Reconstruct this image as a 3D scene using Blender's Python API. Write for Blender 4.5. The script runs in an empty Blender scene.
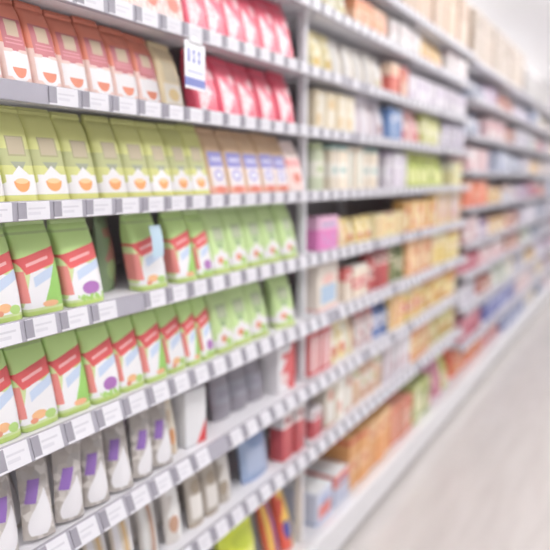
import bpy, math, random
C = bpy.context.scene.collection
PI = math.pi
RNG = random.Random(7)

# ------------------------------------------------------------------ camera model (550 x 550 frame)
F = 620.0
TH = math.atan(97 / F)                                   # pitch down
PS = math.atan(373 * math.cos(TH) / F)                   # yaw towards the shelves
CX, CZ = 1.0, 1.59
FW = (-math.sin(PS) * math.cos(TH), math.cos(PS) * math.cos(TH), -math.sin(TH))
RT = (math.cos(PS), math.sin(PS), 0.0)
def at(px, z, X=-0.02):
    """Distance along the aisle at which a point of height z on the shelf front shows at column px."""
    k = (px - 275) / F
    # ((X-CX)*RT0 + Y*RT1) = k * ((X-CX)*FW0 + Y*FW1 + (z-CZ)*FW2)
    a = (X - CX); b = (z - CZ)
    return (k * (a * FW[0] + b * FW[2]) - a * RT[0]) / (RT[1] - k * FW[1])

# ------------------------------------------------------------------ materials
def lin(c):
    g = .3 * c[0] + .59 * c[1] + .11 * c[2]
    c = [252 - (252 - (g + .84 * (v - g))) * .93 for v in c]      # washes every colour paler: overexposed haze put into the colour
    return tuple(((v / 255) / 12.92 if v <= 10 else (((v / 255) + 0.055) / 1.055) ** 2.4) for v in c) + (1.0,)

def base_mat(name, rough=0.55, coat=0.0):
    m = bpy.data.materials.new(name); m.use_nodes = True
    nt = m.node_tree; p = nt.nodes['Principled BSDF']
    p.inputs['Roughness'].default_value = rough
    p.inputs['Coat Weight'].default_value = coat
    p.inputs['Coat Roughness'].default_value = 0.25
    return m, nt, p

SOLID = {}
def solid(c, rough=0.55, coat=0.0, metal=0.0):
    k = (c, rough, coat, metal)
    if k in SOLID: return SOLID[k]
    m, nt, p = base_mat('solid_%d_%d_%d' % c, rough, coat)
    n = nt.nodes.new('ShaderNodeTexNoise'); n.inputs['Scale'].default_value = 14
    tc = nt.nodes.new('ShaderNodeTexCoord'); nt.links.new(tc.outputs['Object'], n.inputs['Vector'])
    mx = nt.nodes.new('ShaderNodeMix'); mx.data_type = 'RGBA'
    l = lin(c)
    mx.inputs['A'].default_value = tuple(v * 0.95 for v in l[:3]) + (1,)
    mx.inputs['B'].default_value = tuple(min(1, v * 1.05) for v in l[:3]) + (1,)
    nt.links.new(n.outputs['Fac'], mx.inputs['Factor'])
    nt.links.new(mx.outputs['Result'], p.inputs['Base Color'])
    p.inputs['Metallic'].default_value = metal
    SOLID[k] = m
    return m

class Print:
    """A printed surface: flat inks laid one over the other in UV space."""
    def __init__(s, name, base, rough=0.5, coat=0.0, vary=0.06):
        s.m, s.nt, s.p = base_mat(name, rough, coat)
        uv = s.nt.nodes.new('ShaderNodeUVMap'); uv.uv_map = 'UVMap'
        sp = s.nt.nodes.new('ShaderNodeSeparateXYZ'); s.nt.links.new(uv.outputs['UV'], sp.inputs[0])
        s.u, s.v = sp.outputs['X'], sp.outputs['Y']
        rgb = s.nt.nodes.new('ShaderNodeRGB'); rgb.outputs[0].default_value = lin(base)
        s.col = rgb.outputs[0]; s.vary = vary
    def math(s, op, a, b=None):
        n = s.nt.nodes.new('ShaderNodeMath'); n.operation = op
        for i, x in enumerate((a, b)):
            if x is None: continue
            if isinstance(x, (int, float)): n.inputs[i].default_value = x
            else: s.nt.links.new(x, n.inputs[i])
        return n.outputs[0]
    def ink(s, mask, c):
        mx = s.nt.nodes.new('ShaderNodeMix'); mx.data_type = 'RGBA'
        s.nt.links.new(mask, mx.inputs['Factor']); s.nt.links.new(s.col, mx.inputs['A'])
        mx.inputs['B'].default_value = lin(c); s.col = mx.outputs['Result']
        return s
    def half(s, a, b, c):                                 # a*u + b*v > c
        t = s.math('ADD', s.math('MULTIPLY', s.u, a), s.math('MULTIPLY', s.v, b))
        return s.math('GREATER_THAN', t, c)
    def poly(s, planes, c):
        m = None
        for pl in planes:
            h = s.half(*pl); m = h if m is None else s.math('MULTIPLY', m, h)
        return s.ink(m, c)
    def rect(s, u0, v0, u1, v1, c):
        pl = []
        if u0 > 0: pl.append((1, 0, u0))
        if u1 < 1: pl.append((-1, 0, -u1))
        if v0 > 0: pl.append((0, 1, v0))
        if v1 < 1: pl.append((0, -1, -v1))
        return s.poly(pl, c)
    def ell(s, cu, cv, ru, rv, c, below=None):
        a = s.math('POWER', s.math('DIVIDE', s.math('SUBTRACT', s.u, cu), ru), 2)
        b = s.math('POWER', s.math('DIVIDE', s.math('SUBTRACT', s.v, cv), rv), 2)
        m = s.math('LESS_THAN', s.math('ADD', a, b), 1.0)
        if below is not None: m = s.math('MULTIPLY', m, s.half(0, -1, -below))
        return s.ink(m, c)
    def speck(s, scale, u0, v0, u1, v1, c, thr=0.55):
        n = s.nt.nodes.new('ShaderNodeTexNoise'); n.inputs['Scale'].default_value = scale; n.inputs['Detail'].default_value = 2
        uv = s.nt.nodes.new('ShaderNodeUVMap'); uv.uv_map = 'UVMap'; s.nt.links.new(uv.outputs['UV'], n.inputs['Vector'])
        m = s.math('GREATER_THAN', n.outputs['Fac'], thr)
        for h in ((1, 0, u0), (-1, 0, -u1), (0, 1, v0), (0, -1, -v1)): m = s.math('MULTIPLY', m, s.half(*h))
        return s.ink(m, c)
    def done(s):
        oi = s.nt.nodes.new('ShaderNodeObjectInfo')
        hs = s.nt.nodes.new('ShaderNodeHueSaturation')
        mr = s.nt.nodes.new('ShaderNodeMapRange')
        mr.inputs['To Min'].default_value = 1 - s.vary; mr.inputs['To Max'].default_value = 1 + s.vary
        s.nt.links.new(oi.outputs['Random'], mr.inputs['Value'])
        s.nt.links.new(mr.outputs['Result'], hs.inputs['Value'])
        s.nt.links.new(s.col, hs.inputs['Color']); s.nt.links.new(hs.outputs['Color'], s.p.inputs['Base Color'])
        return s.m

WHITE = (232, 228, 230)
def salmon_mat():
    p = Print('salmon_bag_print', (214, 112, 84), 0.5)
    p.rect(0, 0, 1, .50, (226, 190, 180))
    p.rect(.12, .44, .9, .80, (176, 82, 92)).poly([(0, -1, -.44), (.75, 1, .74 - .02), (-.75, 1, -.02)], (176, 82, 92))
    p.rect(.2, .50, .82, .515, (206, 132, 136)).rect(.2, .545, .82, .56, (206, 132, 136))
    p.rect(.30, .59, .74, .78, (190, 164, 134))
    p.ell(.5, .24, .40, .18, WHITE).rect(.08, .12, .92, .40, WHITE)
    p.ell(.52, .24, .25, .13, (212, 112, 80), below=.23).rect(0, 0, 1, .06, (222, 150, 130))
    return p.done()
def olive_mat():
    p = Print('olive_bag_print', (198, 200, 112), 0.5)
    p.rect(0, .42, 1, .60, (168, 172, 110))
    p.rect(.24, .52, .80, .74, (150, 145, 100)).rect(.28, .54, .76, .73, (176, 160, 128))
    p.poly([(0, -1, -.46), (.6, 1, .62), (-.6, 1, .02)], (138, 144, 120))
    p.rect(.06, .10, .94, .32, WHITE).poly([(0, -1, -.43), (0, 1, .1), (-.4, -1, -.62), (.4, -1, -.22)], WHITE)
    p.ell(.5, .24, .24, .11, (232, 146, 72), below=.25).ell(.5, .25, .2, .03, (240, 190, 130))
    p.rect(0, 0, 1, .09, (208, 208, 104))
    return p.done()
def tan_mat():
    p = Print('tan_bag_print', (206, 168, 126), 0.5)
    p.rect(.10, .14, .92, .48, (228, 218, 222)).rect(.08, .46, .92, .70, (126, 122, 196)).rect(.2, .55, .8, .61, (196, 194, 226))
    p.ell(.5, .33, .25, .09, (150, 140, 205)).ell(.5, .33, .14, .05, (236, 236, 240))
    p.rect(0, 0, 1, .15, (232, 160, 134)).ell(.5, .10, .3, .06, (222, 112, 88))
    return p.done()
def pink_mat():
    p = Print('pink_bag_print', (232, 66, 96), 0.4, .3)
    p.poly([(-.75, 1, -.15), (-.5, -1, -.75), (1, 0, .1), (0, 1, .08)], (236, 216, 220))
    p.poly([(.9, -1, .35), (0, 1, .32), (0, -1, -.6)], (240, 120, 142))
    p.speck(9, .15, .12, .75, .5, (236, 120, 130), .56).rect(0, 0, 1, .06, (216, 54, 84))
    p.poly([(1, .5, .95), (0, 1, .62), (0, -1, -.78)], (248, 180, 190))
    return p.done()
def pale_pink_mat():
    p = Print('pale_pink_bag_print', (244, 220, 214), 0.45)
    p.rect(0, .55, 1, .7, (236, 150, 150)).speck(8, .1, .1, .9, .55, (236, 170, 160), .52).ell(.5, .32, .25, .12, (214, 110, 90))
    p.rect(.2, .76, .8, .88, (222, 200, 190))
    return p.done()
def cream_mat():
    p = Print('cream_bag_print', (228, 208, 160), 0.45)
    p.rect(.2, .45, .8, .78, (206, 190, 150)).rect(.1, .1, .9, .42, (244, 236, 220)).ell(.5, .24, .25, .1, (234, 200, 120)).rect(0, 0, 1, .07, (240, 225, 170))
    return p.done()
def green_mat(k):
    p = Print('green_bag_print_%s' % 'abc'[k], (184, 222, 124), 0.45, .15)
    p.rect(0, .90, 1, .93, (164, 196, 118))
    p.poly([(-.12, -1, -.60), (0, 1, .04)], (196, 214, 140))
    p.poly([(1.5, -1, -.10), (-.12, -1, -.58), (0, 1, .08)], (234, 232, 236))
    p.poly([(-1, -.10, -.16), (0, 1, .15), (0, -1, -.5)], (226, 120, 112))
    p.poly([(-.12, 1, .44), (.12, -1, -.635), (.9, 1, .60)], (224, 70, 72))
    p.poly([(-.12, 1, .52), (.12, -1, -.555), (1, 0, .18), (-1, 0, -.75)], (240, 168, 168))
    p.poly([(-.2, 1, .25), (.2, -1, -.36), (1, 0, .3), (-1, 0, -.95)], (188, 206, 234))
    if k == 0: p.ell(.45, .15, .2, .05, (236, 172, 112)).ell(.75, .12, .16, .05, (160, 200, 96)).ell(.3, .1, .1, .03, (226, 130, 96))
    elif k == 1: p.poly([(1.1, -1, .42), (0, 1, .08)], (130, 190, 72)).ell(.62, .11, .2, .035, (232, 160, 112))
    else: p.ell(.62, .2, .24, .08, (164, 92, 176)).speck(9, .2, .04, .95, .13, (150, 200, 80), .5)
    p.rect(0, 0, 1, .05, (176, 206, 90))
    return p.done()
def green_window_mat():
    p = Print('green_window_bag_print', (188, 218, 138), 0.45, .15)
    p.rect(.25, .52, .8, .76, (142, 172, 108)).rect(.30, .55, .76, .73, (176, 188, 150))
    p.poly([(0, -1, -.50), (.6, 1, .66), (-.6, 1, .06)], (136, 168, 110))
    p.rect(.08, .10, .94, .32, WHITE).poly([(0, -1, -.44), (0, 1, .1), (-.4, -1, -.62), (.4, -1, -.22)], WHITE)
    p.ell(.4, .22, .16, .06, (222, 130, 96)).ell(.66, .16, .18, .06, (160, 200, 90)).rect(0, 0, 1, .08, (192, 214, 110))
    return p.done()

PROD = {}
def prod(base, label, accent, style=0, rough=.45, coat=.2):
    """Everyday packaging: a base ink, a pale panel and an accent, in a few layouts."""
    k = (base, label, accent, style)
    if k in PROD: return PROD[k]
    p = Print('packaging_print', base, rough, coat, .13)
    if style == 0:
        p.rect(.12, .15, .88, .55, label).ell(.5, .68, .32, .12, accent).rect(0, 0, 1, .07, accent)
    elif style == 1:
        p.rect(0, .30, 1, .62, label).rect(.2, .40, .8, .52, accent).rect(0, .9, 1, 1, accent)
    elif style == 2:
        p.poly([(.8, 1, .55), (.8, -1, -.35)], label).ell(.36, .3, .22, .14, accent).rect(.2, .74, .8, .86, label)
    elif style == 3:
        p.rect(0, .62, 1, 1, label).rect(.15, .7, .85, .8, accent).speck(6, .1, .08, .9, .5, accent, .56)
    elif style == 5:
        p.poly([(.9, -1, .45)], label)
    else:
        p.rect(.1, .1, .3, .9, label).rect(.42, .1, .58, .9, accent).rect(.7, .1, .9, .9, label)
    PROD[k] = p.done()
    return PROD[k]

def nut_mat():
    m, nt, p = base_mat('nut_filling', .3, .8)
    tc = nt.nodes.new('ShaderNodeTexCoord'); v = nt.nodes.new('ShaderNodeTexVoronoi'); v.inputs['Scale'].default_value = 58
    nt.links.new(tc.outputs['Object'], v.inputs['Vector'])
    r = nt.nodes.new('ShaderNodeValToRGB')
    for i, (pos, c) in enumerate(((0, (196, 186, 178)), (.35, (160, 148, 140)), (.6, (214, 206, 200)), (1, (136, 126, 124)))):
        e = r.color_ramp.elements[i] if i < 2 else r.color_ramp.elements.new(pos)
        e.position = pos; e.color = lin(c)
    nt.links.new(v.outputs['Color'], r.inputs['Fac']); nt.links.new(r.outputs['Color'], p.inputs['Base Color'])
    b = nt.nodes.new('ShaderNodeBump'); b.inputs['Strength'].default_value = .5; b.inputs['Distance'].default_value = .004
    nt.links.new(v.outputs['Distance'], b.inputs['Height']); nt.links.new(b.outputs['Normal'], p.inputs['Normal'])
    return m
NUTS = nut_mat()

def tag_mat():
    p = Print('price_tag_print', (228, 226, 234), .4, .2, .02)
    p.rect(0, .10, .26, .98, (142, 138, 151)).rect(.30, .58, .86, .68, (206, 204, 214)).rect(.30, .28, .7, .44, (212, 210, 220))
    return p.done()

# ------------------------------------------------------------------ mesh helpers
def new_mesh(name, verts, faces, mat, uv=None, smooth=True, angle=40):
    me = bpy.data.meshes.new(name)
    me.from_pydata(verts, [], faces); me.update()
    if uv:
        l = me.uv_layers.new(name='UVMap')
        for lp in me.loops: l.data[lp.index].uv = uv(verts[lp.vertex_index])
    if smooth:
        me.polygons.foreach_set('use_smooth', [True] * len(me.polygons))
        me.set_sharp_from_angle(angle=math.radians(angle))
    me.materials.append(mat)
    return me

def loft(rings, cap=True):
    n = len(rings[0]); v = [p for r in rings for p in r]; f = []
    for i in range(len(rings) - 1):
        for j in range(n):
            k = (j + 1) % n
            f.append((i * n + j, i * n + k, (i + 1) * n + k, (i + 1) * n + j))
    if cap:
        f.append(tuple(reversed(range(n)))); f.append(tuple((len(rings) - 1) * n + j for j in range(n)))
    return v, f

def ring(w, d, z, n=24, e=6.0, xo=0.0, jit=0.0, rng=None):
    out = []
    for i in range(n):
        a = 2 * PI * (i + .5) / n
        c, s = math.cos(a), math.sin(a)
        r = (abs(c) ** e + abs(s) ** e) ** (-1 / e)
        j = (rng.uniform(-jit, jit) if rng else 0)
        out.append((xo + c * r * d / 2 + j, s * r * w / 2, z))
    return out

def box_vf(x0, x1, y0, y1, z0, z1, bev=0.0):
    if bev <= 0:
        v = [(x, y, z) for z in (z0, z1) for x, y in ((x0, y0), (x1, y0), (x1, y1), (x0, y1))]
        return v, [(3, 2, 1, 0), (4, 5, 6, 7), (0, 1, 5, 4), (1, 2, 6, 5), (2, 3, 7, 6), (3, 0, 4, 7)]
    def r(i, z):
        a0, a1, b0, b1 = x0 + i, x1 - i, y0 + i, y1 - i; q = bev
        return [(a0 + q, b0, z), (a1 - q, b0, z), (a1, b0 + q, z), (a1, b1 - q, z), (a1 - q, b1, z), (a0 + q, b1, z), (a0, b1 - q, z), (a0, b0 + q, z)]
    return loft([r(bev, z0), r(0, z0 + bev), r(0, z1 - bev), r(bev, z1)])

def join(*vfs):
    V, Fc = [], []
    for v, f in vfs:
        o = len(V); V += v; Fc += [tuple(i + o for i in q) for q in f]
    return V, Fc

def uvf(w, h, z0=0.0):
    return lambda p: (min(1, max(0, p[1] / w + .5)), (p[2] - z0) / h)

# ------------------------------------------------------------------ objects
def add(name, me, parent=None, loc=(0, 0, 0), rot=(0, 0, 0)):
    o = bpy.data.objects.new(name, me); C.objects.link(o)
    o.parent = parent; o.location = loc; o.rotation_euler = rot
    return o
LABELS = set()
def tag(o, label, cat, group=None):
    assert label not in LABELS, label
    assert 4 <= len(label.split()) <= 16, label
    LABELS.add(label)
    o['label'] = label; o['category'] = cat
    if group: o['group'] = group
    elif 'group' in o: del o['group']
    return o
def struct(name, v, f, mat, smooth=False):
    o = add(name, new_mesh(name, v, f, mat, smooth=smooth)); o['kind'] = 'structure'
    return o

# A kind is a list of (part name, mesh); a kind of one mesh is a thing without parts.
def place(thing_name, parts, loc, rotz=0.0, rot=None):
    r = rot or (0, 0, rotz)
    if len(parts) == 1:
        return add(thing_name, parts[0][1], None, loc, r)
    e = add(thing_name, None, None, loc, r); e.empty_display_size = .03
    for n, me in parts: add(n, me, e)
    return e

def paper_bag(mat, seal_col, w=.074, d=.05, h=.185, lean=12, seed=0):
    rg = random.Random(seed); k = math.tan(math.radians(lean))
    prof = ((0, .94, .95), (.015, 1, 1), (.12, 1.03, 1.01), (.3, 1.08, 1.02), (.5, 1.06, 1.015), (.68, 1.0, 1.0), (.82, .84, .99), (.93, .52, .985), (1, .26, .985))
    rings = [ring(w * wf, d * df, t * h, 28, 6 if t < .9 else 10, -k * t * h, .0009, rg) for t, df, wf in prof]
    v, f = loft(rings)
    body = new_mesh('bag_body', v, f, mat, uvf(w, h), angle=60)
    xt = -k * h
    s1 = box_vf(xt - .0065, xt + .0065, -w * .49, w * .49, h - .003, h + .009, .002)
    s2 = box_vf(xt - .009, xt + .004, -w * .47, w * .47, h + .004, h + .014, .002)
    v, f = join(s1, s2)
    return [('bag_body', body), ('folded_top', new_mesh('folded_top', v, f, solid(seal_col)))]

def pillow(w, d, h, lean=0, n=12, top=.03):
    k = math.tan(math.radians(lean))
    def P(u, t, side):
        b = (max(0, math.sin(PI * u)) ** .55) * (max(0, math.sin(PI * min(1, .12 + .88 * t))) ** .6)
        wf = 1 - .06 * math.sin(PI * t)
        return (side * d / 2 * b - k * t * h, (u - .5) * w * wf, t * h)
    return P
def pillow_mesh(name, P, w, h, mat, n=14):
    v, f = [], []
    for side in (1, -1):
        o = len(v)
        for i in range(n + 1):
            for j in range(n + 1): v.append(P(j / n, i / n, side))
        for i in range(n):
            for j in range(n):
                q = (o + i * (n + 1) + j, o + i * (n + 1) + j + 1, o + (i + 1) * (n + 1) + j + 1, o + (i + 1) * (n + 1) + j)
                f.append(q if side > 0 else tuple(reversed(q)))
    # foot: close the open bottom
    b0 = 0; b1 = (n + 1) ** 2
    for j in range(n): f.append((b0 + j + 1, b0 + j, b1 + j, b1 + j + 1))
    return new_mesh(name, v, f, mat, uvf(w, h), angle=70)
def patch_mesh(name, P, outline, mat, off=.0016, n=8):
    """A label lying on the bag's front: OUTLINE(t) gives (u0, u1) for height t in a range."""
    t0, t1, fn = outline; v, f = [], []
    for i in range(n + 1):
        t = t0 + (t1 - t0) * i / n; a, b = fn((i) / n)
        for j in range(n + 1):
            x, y, z = P(a + (b - a) * j / n, t, 1); v.append((x + off, y, z))
    for i in range(n):
        for j in range(n): f.append((i * (n + 1) + j, i * (n + 1) + j + 1, (i + 1) * (n + 1) + j + 1, (i + 1) * (n + 1) + j))
    o = len(v)
    v += [(x - off * 2, y, z) for x, y, z in v]
    f += [tuple(reversed([q + o for q in t])) for t in f]
    return new_mesh(name, v, f, mat, angle=70)

def pouch(mat, seal_col, w, d, h, lean=8):
    P = pillow(w, d, h, lean)
    k = math.tan(math.radians(lean)); x = -k * h
    v, f = box_vf(x - .003, x + .003, -w * .5, w * .5, h - .006, h + .012, .001)
    return [('pouch_body', pillow_mesh('pouch_body', P, w, h, mat)), ('top_seal', new_mesh('top_seal', v, f, solid(seal_col, .4, .3)))]

def nut_bag(lean, seed, h=.166):
    w, d = .072, .042
    P = pillow(w, d, h, lean); k = math.tan(math.radians(lean)); x = -k * h
    body = pillow_mesh('bag_body', P, w, h, NUTS)
    def drop(s):
        hw = .40 * math.sin(PI * min(1, .1 + .9 * s) ** .72) * (1 - .35 * s) + .01; c = .42 + .26 * s
        return max(.05, c - hw), min(.95, c + hw)
    lab = patch_mesh('drop_label', P, (.05, .60, drop), solid((232, 229, 234), .4, .3), n=12)
    hd = patch_mesh('purple_panel', P, (.44, .72, lambda s: (.06 + .16 * s, .36 + .22 * s)), solid((134, 86, 180), .4, .3), .0026)
    v, f = box_vf(x - .003, x + .003, -w * .5, w * .5, h - .006, h + .014, .001)
    return [('bag_body', body), ('drop_label', lab), ('purple_panel', hd), ('top_seal', new_mesh('top_seal', v, f, solid((206, 198, 202), .25, .6)))]

def carton(mat, w, d, h, flap=None):
    v, f = box_vf(-d / 2, d / 2, -w / 2, w / 2, 0, h, min(.003, w * .04))
    parts = [('carton_body', new_mesh('carton_body', v, f, mat, uvf(w, h), angle=30))]
    if flap:
        v, f = box_vf(-d * .5 + .004, d * .5 - .004, -w * .46, w * .46, h - .001, h + .0025, .001)
        parts.append(('lid_flap', new_mesh('lid_flap', v, f, solid(flap))))
    return parts

def lathe(prof, n=20):
    return loft([[(r * math.cos(2 * PI * i / n), r * math.sin(2 * PI * i / n), z) for i in range(n)] for r, z in prof])
def jar(mat, lid_col, w, h):
    r = w / 2 * .97
    v, f = lathe(((r * .9, 0), (r, .006), (r, h * .74), (r * .84, h * .84), (r * .8, h * .88)))
    b = new_mesh('jar_body', v, f, mat, uvf(w, h))
    v, f = lathe(((r * .86, h * .86), (r * .88, h * .87), (r * .88, h * .985), (r * .82, h)))
    return [('jar_body', b), ('lid', new_mesh('lid', v, f, solid(lid_col, .3, .4)))]
def bottle(mat, cap_col, w, h):
    r = w / 2 * .95
    v, f = lathe(((r * .9, 0), (r, .006), (r, h * .55), (r * .9, h * .66), (r * .42, h * .82), (r * .36, h * .92)))
    b = new_mesh('bottle_body', v, f, mat, uvf(w, h))
    v, f = lathe(((r * .42, h * .89), (r * .44, h * .9), (r * .44, h * .99), (r * .4, h)))
    return [('bottle_body', b), ('cap', new_mesh('cap', v, f, solid(cap_col, .3, .4)))]
def can(mat, w, h):
    r = w / 2 * .97
    v, f = lathe(((r * .94, 0), (r, .003), (r, .008), (r * .97, .012), (r * .97, h - .012), (r, h - .008), (r, h - .003), (r * .95, h), (r * .9, h - .004)))
    return [('can_body', new_mesh('can_body', v, f, mat, uvf(w, h)))]

# ------------------------------------------------------------------ the setting
def floor_mat():
    m, nt, p = base_mat('floor_vinyl', .22)
    tc = nt.nodes.new('ShaderNodeTexCoord'); mp = nt.nodes.new('ShaderNodeMapping'); mp.inputs['Scale'].default_value = (5, .6, 1)
    nt.links.new(tc.outputs['Object'], mp.inputs['Vector'])
    n = nt.nodes.new('ShaderNodeTexNoise'); n.inputs['Scale'].default_value = 3; n.inputs['Detail'].default_value = 5
    nt.links.new(mp.outputs['Vector'], n.inputs['Vector'])
    r = nt.nodes.new('ShaderNodeValToRGB'); r.color_ramp.elements[0].color = lin((202, 194, 190)); r.color_ramp.elements[1].color = lin((214, 207, 203))
    r.color_ramp.elements[0].position = .3; r.color_ramp.elements[1].position = .7
    nt.links.new(n.outputs['Fac'], r.inputs['Fac']); nt.links.new(r.outputs['Color'], p.inputs['Base Color'])
    return m
struct('floor', *box_vf(-6, 4.2, -3, 16, -.06, 0), floor_mat())
struct('ceiling', *box_vf(-6, 4.2, -3, 16, 3.4, 3.48), solid((244, 243, 246), .8))
struct('wall_back', *box_vf(-6, 4.2, 16, 16.12, -.06, 3.48), solid((238, 236, 238), .8))

# ------------------------------------------------------------------ gondolas and shelves
METAL = solid((226, 224, 230), .4, .2); RAIL = solid((160, 156, 170), .4, .2); PANEL = solid((176, 170, 176), .6)
KICK = solid((240, 239, 244), .4, .2); TOE = solid((120, 116, 126), .6)
BRACKET = solid((200, 198, 204), .4)
NEAR, MID, FAR = (.58, 2.00), (2.00, 3.10, 4.20), (4.20, 5.35, 6.50, 7.65, 8.80, 9.95)
#            height, rail height, tilt in degrees
SH_NEAR = [(.562, .050, 22), (.818, .050, 22), (1.06, .050, 16), (1.30, .044, 8), (1.528, .038, 0), (1.748, .038, 0), (1.95, .038, 0), (2.166, .038, 0), (2.35, .038, 0)]
SH_FAR = [(.42, .05, 16), (.68, .05, 16), (.92, .046, 10), (1.13, .042, 8), (1.38, .04, 0), (1.62, .038, 0), (1.86, .038, 0), (2.10, .038, 0), (2.33, .038, 0)]
ORD = ['zeroth', 'first', 'second', 'third', 'fourth', 'fifth', 'sixth', 'seventh', 'eighth', 'ninth', 'tenth', 'eleventh', 'twelfth', 'thirteenth', 'fourteenth', 'fifteenth', 'sixteenth', 'seventeenth', 'eighteenth', 'nineteenth', 'twentieth',
       'twenty-first', 'twenty-second', 'twenty-third', 'twenty-fourth', 'twenty-fifth', 'twenty-sixth', 'twenty-seventh', 'twenty-eighth', 'twenty-ninth', 'thirtieth']
SHN = ['bottom deck', 'lowest shelf', 'second shelf up', 'third shelf up', 'fourth shelf up', 'fifth shelf up', 'sixth shelf up', 'seventh shelf up', 'eighth shelf up', 'top shelf']
TAG = tag_mat()
TW = .072
TAGM = {}
def tag_mesh(h):
    if h not in TAGM:
        hh = h * .92
        v, f = box_vf(0, .0024, -TW / 2, TW / 2, -hh / 2, hh / 2, .0006)
        TAGM[h] = new_mesh('price_tag', v, f, TAG, lambda p: (p[1] / TW + .5, p[2] / hh + .5), smooth=False)
    return TAGM[h]

BAYS = [(NEAR[0], NEAR[1], SH_NEAR)] + [(MID[i], MID[i + 1], SH_NEAR) for i in range(2)] + [(FAR[i], FAR[i + 1], SH_FAR) for i in range(5)]
BAYN = ['nearest', 'second', 'third', 'fourth', 'fifth', 'sixth', 'seventh', 'eighth']
for bi, (y0, y1, shs) in enumerate(BAYS):
    L = y1 - y0
    e = add('shelving_bay', None, None, (-.24, (y0 + y1) / 2, 0))
    tag(e, ('nearest grey gondola bay, behind the salmon, olive and green bags' if bi == 0 else '%s grey steel gondola bay along the aisle, counted from the nearest' % BAYN[bi]), 'shelving unit', 'gondola bays along the aisle')
    v, f = box_vf(-.215, -.202, -L / 2 + .0005, L / 2 - .0005, .03, 2.62); add('back_panel', new_mesh('back_panel', v, f, PANEL, smooth=False), e)
    for s in ((-1, 1) if bi == 0 else (1,)):
        yy = s * L / 2
        v, f = box_vf(-.2, -.165, yy - .016, yy + .016, .03, 2.62, .003); add('post', new_mesh('post', v, f, METAL), e)
        if s == 1 and bi == 0:
            v, f = box_vf(.15, .18, yy - .012, yy + .012, .173, 2.6, .003); add('front_post', new_mesh('front_post', v, f, METAL), e)
    v, f = box_vf(.205, .24, -L / 2 + .001, L / 2 - .001, .035, .178, .004); add('kick_plate', new_mesh('kick_plate', v, f, KICK), e)
    v, f = box_vf(-.16, .19, -L / 2 + .001, L / 2 - .001, 0, .034); add('toe_recess', new_mesh('toe_recess', v, f, TOE, smooth=False), e)
    v, f = box_vf(-.16, .204, -L / 2 + .001, L / 2 - .001, .15, .172); add('base_deck', new_mesh('base_deck', v, f, METAL, smooth=False), e)
    for si, (z, rh, tilt) in enumerate(shs):
        top = rh / 2 - .008
        v, f = box_vf(-.42, -.012, -L / 2 + .018, L / 2 - .018, top - .02, top, .002)
        s = add('shelf', new_mesh('shelf', v, f, METAL), e, (.23, 0, z))
        ta = math.radians(tilt)
        v, f = box_vf(-.012, 0, -L / 2 + .003, L / 2 - .003, -rh / 2, rh / 2, .002)
        rail = add('price_rail', new_mesh('price_rail', v, f, RAIL), s, (.004, 0, 0), (0, -ta, 0))
        for q in (-1, 1):
            yy = q * (L / 2 - .03)
            vv = [(-.41, yy - .003, top - .02), (-.03, yy - .003, top - .02), (-.03, yy - .003, top - .024), (-.41, yy - .003, top - .045)]
            vv += [(x, y + .006, zz) for x, y, zz in vv]
            add('bracket', new_mesh('bracket', vv, [(0, 1, 2, 3), (7, 6, 5, 4), (0, 4, 5, 1), (1, 5, 6, 2), (2, 6, 7, 3), (3, 7, 4, 0)], BRACKET, smooth=False), s)
        pitch = .082 if bi < 3 else .115
        n = int(L / pitch); rg = random.Random(bi * 20 + si)
        for i in range(n):
            if (bi or si > 6) and rg.random() < .06: continue
            if bi == 0 and (si, i) in ((5, 1), (5, 2), (3, 5), (1, 9)): continue
            y = -L / 2 + (i + .5) * L / n + rg.uniform(-.002, .002)
            add('price_tag', tag_mesh(rh), s, (.004 + .0002 * math.cos(ta), y, 0), (0, -ta, 0))

def top_of(z, shs=SH_NEAR):
    for h, rh, t in shs:
        if abs(h - z) < 1e-6: return h + rh / 2 - .0072
    return .1728
def shelf_name(z, shs=SH_NEAR):
    for i, (h, rh, t) in enumerate(shs):
        if abs(h - z) < 1e-6: return SHN[i + 1]
    return SHN[0]

# ------------------------------------------------------------------ near bay: rows of paper bags
BAG = dict(
    salmon=(salmon_mat(), (208, 108, 82)), olive=(olive_mat(), (190, 192, 108)), tan=(tan_mat(), (200, 160, 120)), pink=(pink_mat(), (228, 70, 98)),
    pale=(pale_pink_mat(), (240, 216, 210)), cream=(cream_mat(), (224, 204, 156)),
    green0=(green_mat(0), (176, 206, 130)), green1=(green_mat(1), (176, 206, 130)), green2=(green_mat(2), (176, 206, 130)), window=(green_window_mat(), (180, 206, 140)))
DESC = dict(
    salmon='salmon paper bag with burgundy panel', olive='olive paper bag with orange bowl', tan='tan paper bag with violet label', pink='pink and white paper bag',
    pale='pale pink printed paper bag', cream='cream paper bag with beige panel', green0='green bag with red band', green1='green bag with red band', green2='red-banded green bag with purple fruit',
    window='green bag with window panel')
LIB = {}
def bag_kind(kind, w, h, lean, d=.05):
    seed = RNG.randrange(3); k = (kind, round(w, 3), round(h, 3), lean, seed, d)
    if k not in LIB: LIB[k] = paper_bag(*BAG[kind], w=w, d=d, h=h, lean=lean, seed=seed)
    return LIB[k]
COUNT = {}
def run_label(desc, z, shs, where):
    k = (desc, z, where); COUNT[k] = COUNT.get(k, 0) + 1
    return '%s, %s such from near end, %s, %s' % (desc, ORD[COUNT[k]], shelf_name(z, shs), where)
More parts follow.
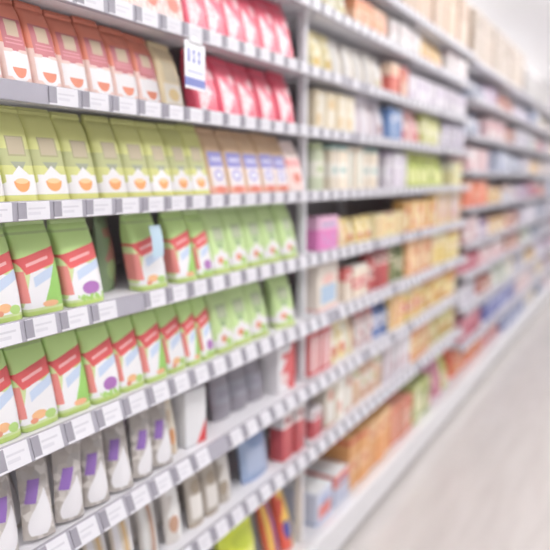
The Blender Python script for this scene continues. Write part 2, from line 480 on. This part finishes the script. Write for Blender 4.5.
def bag_row(z, items, where='nearest bay'):
    """items: (kind, first, last column of the bag's foot, height, extra turn)"""
    zt = top_of(z)
    for it in items:
        kind, a, b = it[:3]; h = it[3] if len(it) > 3 else .185; turn = it[4] if len(it) > 4 else RNG.uniform(-3, 3); dx = it[5] if len(it) > 5 else 0
        ya, yb = at(a, zt, -.055), at(b, zt, -.055); w = max(.05, min(.10, (yb - ya) - .003))
        h += RNG.uniform(-.004, .004)
        o = place('paper_bag', bag_kind(kind, w, h, 12), (-.061 + dx - RNG.uniform(0, .006), (ya + yb) / 2, zt), math.radians(turn))
        tag(o, run_label(DESC[kind], z, SH_NEAR, where), 'bag', '%ss on the %s' % (DESC[kind], shelf_name(z)))

def seq(kind, xs, h=.185): return [(kind, xs[i], xs[i + 1], h) for i in range(len(xs) - 1)]
R6, R5, R4, R3, R2, R1, R0, R8, R9, BASE = .562, .818, 1.06, 1.30, 1.528, 1.748, 1.95, 2.166, 2.35, .172
# seventh shelf: pale and pink bags cut by the top of the frame
bag_row(R0, seq('pale', [88, 114, 138, 161, 183], .17) + seq('pink', [186, 206, 225, 243, 260, 276, 291], .175))
# sixth shelf: salmon bags, a cream one, then pink
bag_row(R1, seq('salmon', [-26, 2, 31, 60, 88, 113, 137, 160], .160) + seq('cream', [160, 182], .155) + seq('pink', [196, 218, 238, 258, 276, 293], .158))
# fifth shelf: olive, tan, pale
bag_row(R2, seq('olive', [-30, 3, 36, 69, 99, 125, 149, 171, 190, 208], .178) + seq('tan', [209, 227, 244, 260, 274, 287], .178) + seq('pale', [288, 301], .165))
# fourth shelf: green bags, a gap, more green, window bags
bag_row(R3, [('green0', -14, 21, .180), ('green1', 23, 62, .180), ('green2', 64, 104, .180), ('green0', 130, 172, .180), ('green1', 174, 194, .178), ('green2', 195, 211, .178)] + seq('window', [211, 229, 247, 264, 280, 296], .180))
# third shelf
g = [-14, 20, 58, 90, 119, 143, 165, 185, 199, 213]
bag_row(R4, [(('green0', 'green0', 'green1', 'green2', 'green0', 'green1', 'green0', 'green1', 'green2')[i], g[i], g[i + 1], .188) for i in range(9)] + seq('window', [214, 232, 250, 267], .188) + [('window', 272, 296, .18, -14)])

# a dark turned pouch standing back in the gap of the fourth shelf, and a folded leaflet on the bag beside it
def prodname(kind): return {'carton': 'carton', 'pouch': 'pouch', 'jar': 'jar', 'bottle': 'bottle', 'can': 'tin_can'}[kind]
KLIB = {}
def make(kind, base, lab, acc, style, w, d, h, lean=8, flap=None):
    k = (kind, base, lab, acc, style, round(w, 3), round(d, 3), round(h, 3), lean, flap)
    if k not in KLIB:
        m = prod(base, lab, acc, style)
        KLIB[k] = (carton(m, w, d, h, flap) if kind == 'carton' else pouch(m, base, w, d, h, lean) if kind == 'pouch' else
                   jar(m, acc, w, h) if kind == 'jar' else bottle(m, acc, w, h) if kind == 'bottle' else can(m, w, h))
    return KLIB[k]
def single(kind, label, base, lab, acc, style, w, d, h, y, z, x=-.02, rz=0, lean=8, rot=None, flap=None, cat=None):
    o = place(prodname(kind), make(kind, base, lab, acc, style, w, d, h, lean, flap), (x - d / 2, y, z), math.radians(rz), rot)
    return tag(o, label, cat or {'tin_can': 'can'}.get(prodname(kind), prodname(kind)))
zt = top_of(R3)
single('pouch', 'dark green pouch turned sideways in the gap between green bags', (104, 128, 84), (150, 92, 80), (120, 150, 90), 2, .085, .05, .18, at(118, zt, -.1), zt, x=-.11, rz=28, lean=4)
single('pouch', 'shadowed grey green pouch at the back of the gap between green bags', (130, 150, 112), (160, 160, 140), (120, 120, 100), 3, .085, .05, .18, at(104, zt, -.2), zt, x=-.2, rz=-20, lean=4)
# leaflet
v, f = [], []
for i in range(7):
    for j in range(2):
        v.append((.004 * math.sin(i / 6 * PI) - .02 * i / 6, -.02 + .04 * j + .01 * i / 6, .075 * i / 6))
f = [(2 * i, 2 * i + 1, 2 * i + 3, 2 * i + 2) for i in range(6)]
o = len(v); v += [(x - .001, y, z) for x, y, z in v]; f += [tuple(reversed([q + o for q in t])) for t in f]
lf = add('leaflet', new_mesh('leaflet', v, f, solid((176, 206, 226), .4)), None, (-.018, at(158, zt + .08), zt + .085))
tag(lf, 'pale blue leaflet standing against the green bag after the gap', 'leaflet')

# price flag hanging from the seventh shelf's rail
def flag_mat():
    p = Print('flag_print', (244, 244, 250), .3, .4, .01)
    p.rect(0, .06, 1, .24, (96, 108, 190))
    for u in (.12, .36, .62): p.rect(u, .56, u + .13, .84, (112, 122, 200))
    p.rect(.12, .34, .88, .40, (190, 194, 226)).rect(.40, .66, .45, .75, (244, 244, 250)).rect(.66, .66, .71, .75, (244, 244, 250))
    return p.done()
yf = at(196, 1.88, .02)
e = add('price_sign', None, None, (.016, yf, 1.806), (0, 0, math.radians(8)))
tag(e, 'white price flag with blue stripe hanging beside the pink bags', 'sign')
v, f = box_vf(0, .002, -.05, .05, 0, .112, .0005); add('panel', new_mesh('panel', v, f, flag_mat(), uvf(.1, .112), smooth=False), e)
v, f = box_vf(-.004, .006, -.03, .03, .108, .125, .002); add('clip', new_mesh('clip', v, f, solid((226, 226, 232), .2, .6)), e)
single('pouch', 'dark maroon pouch behind the cream bag on the sixth shelf', (128, 62, 76), (196, 120, 130), (90, 50, 60), 1, .07, .04, .165, at(176, 1.9, -.13), top_of(R1), x=-.13)

# ------------------------------------------------------------------ near bay, second shelf: nut bags in a jumble
zt = top_of(R5); NB = {}
xs = [6, 40, 70, 97, 121, 143, 163]
for r, xo in ((0, -.045), (1, -.12)):
    for i, px in enumerate(xs):
        y = at(px + (6 if r else 0), zt, xo)
        lean = (16, 22, 12)[(i + r) % 3]
        if (lean, r) not in NB: NB[lean, r] = nut_bag(lean, lean, (.160, .186)[r])
        o = place('nut_bag', NB[lean, r], (xo, y, zt + .0075), rot=(math.radians(RNG.uniform(-11, -5) * (1 - .7 * r)), 0, math.radians(RNG.uniform(-16, 16) * (1 - .6 * r))))
        tag(o, 'clear nut bag with white drop label, %s along the %s row, nearest bay' % (ORD[i + 1], ('front', 'rear')[r]), 'bag', 'clear nut bags on the second shelf up')
single('carton', 'plain white carton with red corner beside the nut bags', (236, 236, 240), (228, 52, 56), (228, 60, 60), 5, .085, .06, .165, 1.332, zt, x=-.05, rz=-6)

# ------------------------------------------------------------------ everything else stands in runs along the shelves
def run(z, y0, y1, kind, name, base, lab, acc, style, w, d, h, where, shs=SH_NEAR, lean=8, x=-.03, gap=.004, skip=0.0, flap=None, jit=3):
    zt = top_of(z, shs); n = max(1, int((y1 - y0) / (w + gap))); p = (y1 - y0) / n
    if d > .1: jit = .5
    if z < .2: x = min(x, -.045)
    x -= .5 * w * math.sin(math.radians(jit)) + .002
    desc = '%s %s' % (name, {'tin_can': 'tin can'}.get(prodname(kind), prodname(kind)))
    todo = []
    for i in range(n):
        if skip and RNG.random() < skip: continue
        todo.append(y0 + (i + .5) * p)
    for y in todo:
        hh = h * RNG.choice((.97, 1.0, 1.03)) if kind in ('pouch',) else h
        o = place(prodname(kind), make(kind, base, lab, acc, style if RNG.random() < .55 else (style + 2) % 5, w, d, hh, lean, flap), (x - d / 2 - .005 - RNG.uniform(0, .012), y, zt), math.radians(RNG.uniform(-jit, jit)))
        tag(o, (run_label(desc, z, shs, where) if len(todo) > 1 else '%s standing alone on the %s, %s' % (desc, shelf_name(z, shs), where)),
            {'tin_can': 'can'}.get(prodname(kind), prodname(kind)), '%ss on the %s, %s' % (desc, shelf_name(z, shs), where) if len(todo) > 2 else None)
def runs(z, where, items, shs=SH_NEAR):
    """items: (first column, last column, kind, name, base, label, accent, layout, width, depth, height)"""
    zt = top_of(z, shs)
    for it in items:
        a, b = it[:2]; run(z, at(a, zt, -.055) if where == N else max(2.022, at(a, zt, -.055)), min(4.16, at(b, zt, -.055)) if where != N else min(1.98, at(b, zt, -.055)), *it[2:11], where, shs, **(it[11] if len(it) > 11 else {}))

W_, CR, YE, OR, RE, BL, LI, PK, LL = (230, 226, 231), (236, 220, 190), (236, 206, 110), (232, 150, 84), (206, 66, 70), (96, 120, 186), (192, 204, 98), (234, 160, 170), (214, 206, 222)
N = 'nearest bay'
# near bay, lower shelves
runs(R6, N, [
    (20, 92, 'pouch', 'white blue-marked', W_, (226, 218, 206), (96, 110, 190), 2, .07, .045, .19, dict(jit=9)),
    (94, 140, 'pouch', 'beige and white', (214, 200, 184), W_, (220, 180, 120), 2, .07, .045, .18, dict(jit=9)),
    (142, 190, 'pouch', 'white and brown', (214, 206, 200), (236, 234, 232), (190, 140, 110), 2, .07, .045, .19, dict(jit=9)),
    (192, 236, 'pouch', 'greyish brown', (178, 166, 152), (226, 220, 214), (160, 142, 120), 0, .07, .045, .17, dict(jit=9)),
    (30, 236, 'pouch', 'grey-beige rear', (186, 178, 172), (222, 216, 212), (150, 138, 130), 2, .085, .045, .21, dict(x=-.12, jit=7)),
    (246, 276, 'pouch', 'broad pale blue', (150, 172, 212), (170, 186, 220), (126, 150, 200), 0, .16, .07, .2),
    (279, 303, 'carton', 'red and white', (206, 70, 76), (240, 230, 230), (170, 50, 60), 3, .07, .06, .2)])
runs(R5, N, [(272, 300, 'carton', 'white red-cornered', (238, 234, 238), (222, 80, 84), (232, 200, 200), 5, .11, .08, .165)])
runs(BASE, N, [
    (236, 274, 'pouch', 'plump yellow-green', (226, 242, 40), (236, 246, 110), (206, 224, 40), 0, .19, .13, .29, dict(gap=.01, lean=6)),
    (277, 303, 'pouch', 'red and yellow', (226, 76, 52), (240, 190, 70), (60, 66, 160), 2, .075, .07, .27, dict(lean=14))])
zt = top_of(R5)
single('pouch', 'tan pouch with orange mark between the nut bags and the white carton', (218, 194, 160), (238, 226, 206), (228, 146, 84), 2, .04, .03, .17, 1.252, zt, x=-.06)
for i, px in enumerate((226, 243, 259)):  # pouches added for the darkness under the shelf above; shade put into their grey
    single('pouch', '%s added grey pouch darkening the gap beside the white carton, second shelf up' % ORD[i + 1], (146, 140, 152), (160, 158, 174), (150, 146, 164), 1, .095, .06, .178 - .012 * i, at(px, zt + .08, -.09), zt, x=-.08, rz=RNG.uniform(-8, 8))

M = 'middle section'
runs(BASE, M, [
    (315, 350, 'carton', 'long white-topped', (198, 204, 226), (226, 110, 100), (150, 170, 214), 3, .15, .22, .14, dict(flap=(240, 240, 242))),
    (350, 392, 'carton', 'tall orange', (238, 160, 84), (244, 190, 130), (226, 104, 60), 1, .1, .2, .24, dict(flap=(240, 176, 100))),
    (393, 412, 'carton', 'orange-red striped', (232, 120, 84), (240, 200, 170), (210, 70, 60), 4, .1, .2, .2, dict(flap=(234, 150, 120))),
    (413, 430, 'carton', 'olive green', (180, 190, 104), (226, 222, 180), (140, 160, 80), 0, .1, .15, .22),
    (431, 446, 'pouch', 'magenta', (206, 96, 132), (236, 176, 190), (170, 60, 100), 2, .12, .08, .24),
    (447, 466, 'pouch', 'yellow-lime', (214, 214, 108), (240, 236, 190), (170, 190, 70), 0, .12, .08, .22)])
runs(R6, M, [
    (306, 322, 'carton', 'low red', (204, 70, 78), (230, 220, 224), (150, 60, 70), 1, .08, .08, .12),
    (322, 352, 'carton', 'cream', (232, 222, 204), (244, 240, 232), (222, 150, 130), 0, .075, .07, .2),
    (352, 382, 'jar', 'peach', (234, 190, 160), (244, 236, 226), (200, 190, 120), 1, .08, .08, .19),
    (382, 408, 'carton', 'pale lilac', (216, 204, 216), (240, 236, 240), (200, 140, 150), 2, .08, .08, .2),
    (408, 428, 'carton', 'orange', (232, 156, 96), (240, 214, 150), (214, 90, 70), 1, .09, .08, .2),
    (428, 466, 'jar', 'olive-yellow', (206, 196, 104), (238, 226, 170), (214, 150, 80), 0, .085, .085, .2)])
runs(R5, M, [
    (306, 330, 'carton', 'red striped', (218, 72, 74), (242, 236, 236), (236, 180, 180), 2, .09, .08, .17),
    (330, 356, 'pouch', 'yellow and white', (236, 214, 140), (244, 238, 222), (224, 120, 90), 2, .08, .05, .17),
    (356, 374, 'jar', 'pale pink', (232, 204, 204), (244, 236, 236), (200, 110, 110), 1, .075, .075, .16),
    (374, 388, 'bottle', 'blue', (100, 126, 190), (224, 226, 240), (80, 90, 160), 1, .07, .07, .17),
    (388, 418, 'carton', 'yellow and red', (236, 200, 110), (226, 110, 96), (244, 232, 200), 4, .075, .07, .17),
    (418, 466, 'jar', 'golden', (226, 192, 96), (240, 220, 160), (214, 130, 70), 0, .08, .08, .17)])
runs(R4, M, [
    (312, 340, 'carton', 'blue-topped cream', (236, 222, 208), (164, 192, 220), (232, 180, 170), 3, .19, .07, .180),
    (341, 366, 'carton', 'cream and red', (236, 218, 196), (224, 96, 92), (240, 232, 220), 1, .07, .07, .14),
    (367, 388, 'jar', 'dark red', (200, 74, 74), (236, 200, 190), (140, 50, 54), 1, .075, .075, .18),
    (389, 404, 'jar', 'dark green', (130, 140, 84), (220, 210, 170), (96, 104, 60), 1, .075, .075, .18),
    (405, 430, 'carton', 'orange', (234, 166, 104), (242, 210, 160), (220, 110, 80), 0, .08, .07, .185),
    (431, 466, 'carton', 'yellow', (232, 206, 112), (242, 230, 180), (224, 150, 80), 1, .08, .07, .18)])
runs(R3, M, [
    (316, 338, 'carton', 'magenta', (226, 112, 184), (230, 170, 206), (170, 160, 200), 3, .17, .06, .13, dict(skip=0)),
    (339, 372, 'pouch', 'low yellow', (236, 208, 120), (242, 226, 190), (226, 120, 90), 2, .075, .05, .10),
    (372, 402, 'carton', 'low cream-yellow', (236, 220, 160), (240, 200, 120), (222, 150, 130), 4, .075, .07, .11),
    (402, 432, 'carton', 'orange', (236, 176, 90), (242, 222, 170), (230, 110, 100), 0, .085, .07, .16),
    (433, 466, 'carton', 'yellow and lilac', (236, 204, 120), (214, 190, 220), (224, 130, 110), 2, .085, .07, .19)])
runs(R2, M, [
    (314, 326, 'jar', 'pale green', (206, 216, 178), (240, 238, 220), (190, 206, 150), 1, .075, .075, .18),
    (327, 374, 'carton', 'cream teal-striped', (240, 224, 200), (246, 240, 228), (150, 190, 180), 4, .07, .07, .175),
    (384, 406, 'carton', 'lilac-white', (226, 216, 228), (244, 240, 246), (200, 180, 214), 1, .085, .07, .17),
    (407, 444, 'pouch', 'lime green', (198, 210, 92), (226, 230, 150), (160, 180, 70), 0, .085, .05, .17),
    (450, 466, 'carton', 'pale yellow', (232, 222, 150), (240, 236, 200), (190, 180, 110), 1, .1, .08, .15)])
runs(R1, M, [
    (314, 352, 'carton', 'pale beige', (226, 208, 172), (236, 226, 206), (226, 190, 130), 0, .075, .06, .15),
    (354, 384, 'pouch', 'lilac-grey', (220, 210, 222), (240, 236, 240), (190, 150, 150), 2, .08, .05, .16),
    (386, 400, 'carton', 'blue', (92, 132, 196), (150, 176, 216), (224, 226, 240), 3, .09, .06, .15),
    (402, 420, 'pouch', 'rose', (232, 160, 160), (242, 214, 210), (206, 80, 80), 2, .085, .05, .15),
    (421, 440, 'jar', 'lime-lidded', (222, 220, 150), (240, 236, 210), (190, 196, 70), 0, .08, .08, .16),
    (442, 466, 'carton', 'lavender', (204, 196, 214), (232, 226, 236), (160, 150, 180), 1, .1, .07, .15)])
runs(R0, M, [
    (313, 334, 'pouch', 'straw yellow', (218, 202, 140), (236, 228, 196), (214, 180, 96), 0, .08, .05, .14),
    (335, 384, 'pouch', 'white-grey', (212, 206, 200), (228, 224, 220), (206, 190, 156), 2, .085, .05, .145),
    (387, 406, 'carton', 'red and peach', (214, 90, 76), (240, 200, 170), (236, 150, 110), 3, .1, .06, .15),
    (408, 466, 'carton', 'white and lilac', (216, 206, 220), (228, 222, 230), (190, 172, 200), 0, .1, .07, .14)])
runs(R8, M, [
    (313, 350, 'pouch', 'cream and yellow', (226, 214, 168), (236, 230, 206), (224, 206, 130), 0, .085, .05, .14),
    (353, 386, 'carton', 'orange-brown', (226, 140, 92), (236, 180, 140), (206, 110, 70), 1, .16, .08, .125),
    (388, 420, 'carton', 'white', (222, 214, 214), (232, 228, 228), (214, 190, 190), 0, .1, .07, .125),
    (423, 444, 'pouch', 'amber', (242, 190, 106), (246, 224, 180), (230, 150, 80), 2, .11, .06, .14),
    (446, 466, 'carton', 'rose-white', (238, 226, 228), (246, 240, 240), (220, 190, 196), 1, .12, .07, .14)])
runs(R9, M, [
    (330, 376, 'pouch', 'large ivory', (226, 214, 180), (234, 226, 202), (214, 194, 146), 0, .15, .08, .24),
    (378, 466, 'carton', 'large peach-beige', (206, 172, 142), (214, 186, 158), (190, 152, 120), 3, .22, .25, .30, dict(x=-.03))])

# far section: larger packs, blurred by distance
FS = 'far section'
FARP = {
    'carton': [('white', (206, 200, 210), LL, (170, 166, 190)), ('grey', (176, 172, 186), (210, 206, 216), (130, 126, 146)), ('rose', (226, 186, 190), (240, 226, 226), (196, 110, 120)), ('blue-grey', (150, 160, 190), (206, 210, 226), (110, 120, 160))],
    'pouch': [('cream', (216, 198, 168), W_, YE), ('lilac', (184, 174, 196), W_, (180, 160, 200)), ('maroon', (160, 76, 90), (214, 160, 170), (120, 50, 64))],
    'jar': [('amber', (216, 176, 110), CR, (170, 120, 80)), ('plum', (170, 140, 170), (220, 206, 220), (120, 90, 130))],
    'bottle': [('pale green', (196, 206, 176), W_, (120, 150, 110)), ('slate', (140, 146, 168), (206, 210, 222), (96, 100, 130))],
    'can': [('silver', (206, 204, 212), (226, 196, 190), (150, 146, 160)), ('brick', (190, 104, 90), (226, 206, 190), (140, 70, 60))]}
FIX = {  # (shelf index, first and last distance): pronounced colours the photograph shows
    5: [(4.28, 4.95, 'carton', 'orange', (236, 112, 74), (240, 160, 120), (206, 80, 60), 1, .2, .12, .18)],
    1: [(4.28, 4.9, 'carton', 'crimson', (190, 62, 90), (220, 130, 150), (150, 50, 70), 1, .2, .12, .16), (5.1, 6.4, 'carton', 'blue', (86, 96, 180), (140, 150, 206), (190, 194, 226), 3, .24, .14, .18)],
    0: [(4.28, 5.2, 'pouch', 'orange-red', (238, 92, 56), (242, 170, 130), (226, 140, 70), 2, .2, .12, .2), (5.2, 5.9, 'pouch', 'pink', (236, 140, 140), (242, 200, 196), (210, 90, 90), 0, .2, .12, .2), (5.95, 7.2, 'carton', 'cornflower', (120, 136, 196), (196, 204, 230), (90, 100, 170), 0, .25, .15, .2)],
    3: [(4.28, 4.8, 'can', 'crimson', (196, 74, 96), (226, 170, 180), (150, 60, 80), 1, .12, .12, .13)]}
FIX[9] = [(4.28, 6.2, 'carton', 'tall sand', (176, 152, 128), (186, 166, 144), (158, 132, 106), 3, .3, .25, .34), (6.25, 8.2, 'carton', 'stone grey', (168, 162, 160), (186, 180, 178), (148, 142, 140), 1, .3, .25, .26)]
levels = [BASE] + [s[0] for s in SH_FAR]
for li, z in enumerate(levels):
    gap_h = (levels[li + 1] - z - .07) if li < len(levels) - 1 else .28
    y = 4.26
    for it in FIX.get(li, []):
        run(z, it[0], it[1], *it[2:], FS, SH_FAR); y = it[1] + .03
    used = {}
    while y < 9.7:
        kind = RNG.choice(['carton', 'carton', 'pouch', 'jar', 'bottle', 'can'])
        nm, b, l, a = RNG.choice(FARP[kind])
        if (kind, nm) in used: 
            if len(used) >= 11: break
            continue
        used[(kind, nm)] = 1
        w = {'carton': .2, 'pouch': .18, 'jar': .12, 'bottle': .11, 'can': .12}[kind]
        h = min(gap_h, {'carton': .19, 'pouch': .18, 'jar': .15, 'bottle': .2, 'can': .13}[kind]) * RNG.uniform(.85, 1)
        if li == len(levels) - 1: h = RNG.uniform(.2, .28)
        n = RNG.choice((2, 3, 3, 4)) if kind in ('carton', 'pouch') else RNG.choice((3, 4, 5))
        y1 = min(9.85, y + n * (w + .012))
        run(z, y, y1, kind, nm, b, l, a, RNG.randrange(5), w, min(w, .14), h, FS, SH_FAR)
        y = y1 + RNG.choice((.02, .02, .12, .2))

# ------------------------------------------------------------------ light
def lamp_emit():
    m, nt, p = base_mat('lamp_diffuser', .5)
    p.inputs['Base Color'].default_value = (1, 1, 1, 1)
    p.inputs['Emission Color'].default_value = (1, .99, .98, 1); p.inputs['Emission Strength'].default_value = 6
    return m
LE = lamp_emit(); LF = solid((240, 240, 242), .4)
for row, X in ((0, 1.35), (1, -1.75)):
    for i in range(6):
        Y = -1.2 + i * 2.6
        e = add('ceiling_light', None, None, (X, Y, 3.02))
        tag(e, '%s fluorescent ceiling light %s, counted from the camera end' % (ORD[i + 1], ('over this aisle', 'over the next aisle behind the gondola')[row]), 'ceiling light', 'fluorescent ceiling lights')
        v, f = box_vf(-.16, .16, -1.1, 1.1, .01, .07, .006); add('housing', new_mesh('housing', v, f, LF), e)
        v, f = box_vf(-.145, .145, -1.08, 1.08, 0, .0099); add('diffuser', new_mesh('diffuser', v, f, LE, smooth=False), e)
        l = bpy.data.lights.new('tube', 'AREA'); l.shape = 'RECTANGLE'; l.size = .28; l.size_y = 2.1; l.energy = 24; l.color = (1, .985, .97)
        lo = bpy.data.objects.new('tube', l); C.objects.link(lo); lo.parent = e; lo.location = (0, 0, -.01)
        l = bpy.data.lights.new('added_uplight', 'AREA'); l.shape = 'RECTANGLE'; l.size = .24; l.size_y = 2.0; l.energy = 165; l.color = (1, .985, .98)  # unseen lamp added above the housing to whiten the ceiling
        lo = bpy.data.objects.new('added_uplight', l); C.objects.link(lo); lo.parent = e; lo.location = (0, 0, .08); lo.rotation_euler = (PI, 0, 0)
        for q in (-1, 1):
            v, f = lathe(((.004, .07), (.004, .379)), 8); v = [(x, y + q * .8, z) for x, y, z in v]
            add('suspension_rod', new_mesh('suspension_rod', v, f, LF), e)
w = bpy.data.worlds.new('World'); bpy.context.scene.world = w; w.use_nodes = True
w.node_tree.nodes['Background'].inputs['Color'].default_value = (1, .985, .99, 1)
w.node_tree.nodes['Background'].inputs['Strength'].default_value = 1.5

# ------------------------------------------------------------------ camera
cam = bpy.data.cameras.new('camera'); co = bpy.data.objects.new('camera', cam); C.objects.link(co)
cam.sensor_width = 36; cam.lens = F / 550 * 36; cam.clip_start = .02
co.location = (CX, 0, CZ); co.rotation_euler = (PI / 2 - TH, 0, PS)
cam.dof.use_dof = True; cam.dof.focus_distance = 1.12; cam.dof.aperture_fstop = cam.lens / 25
S = bpy.context.scene
S.camera = co
S.view_settings.view_transform = 'Standard'; S.view_settings.look = 'None'; S.view_settings.gamma = 1; S.view_settings.exposure = -1.03
S.cycles.use_denoising = True
S.cycles.max_bounces = 8
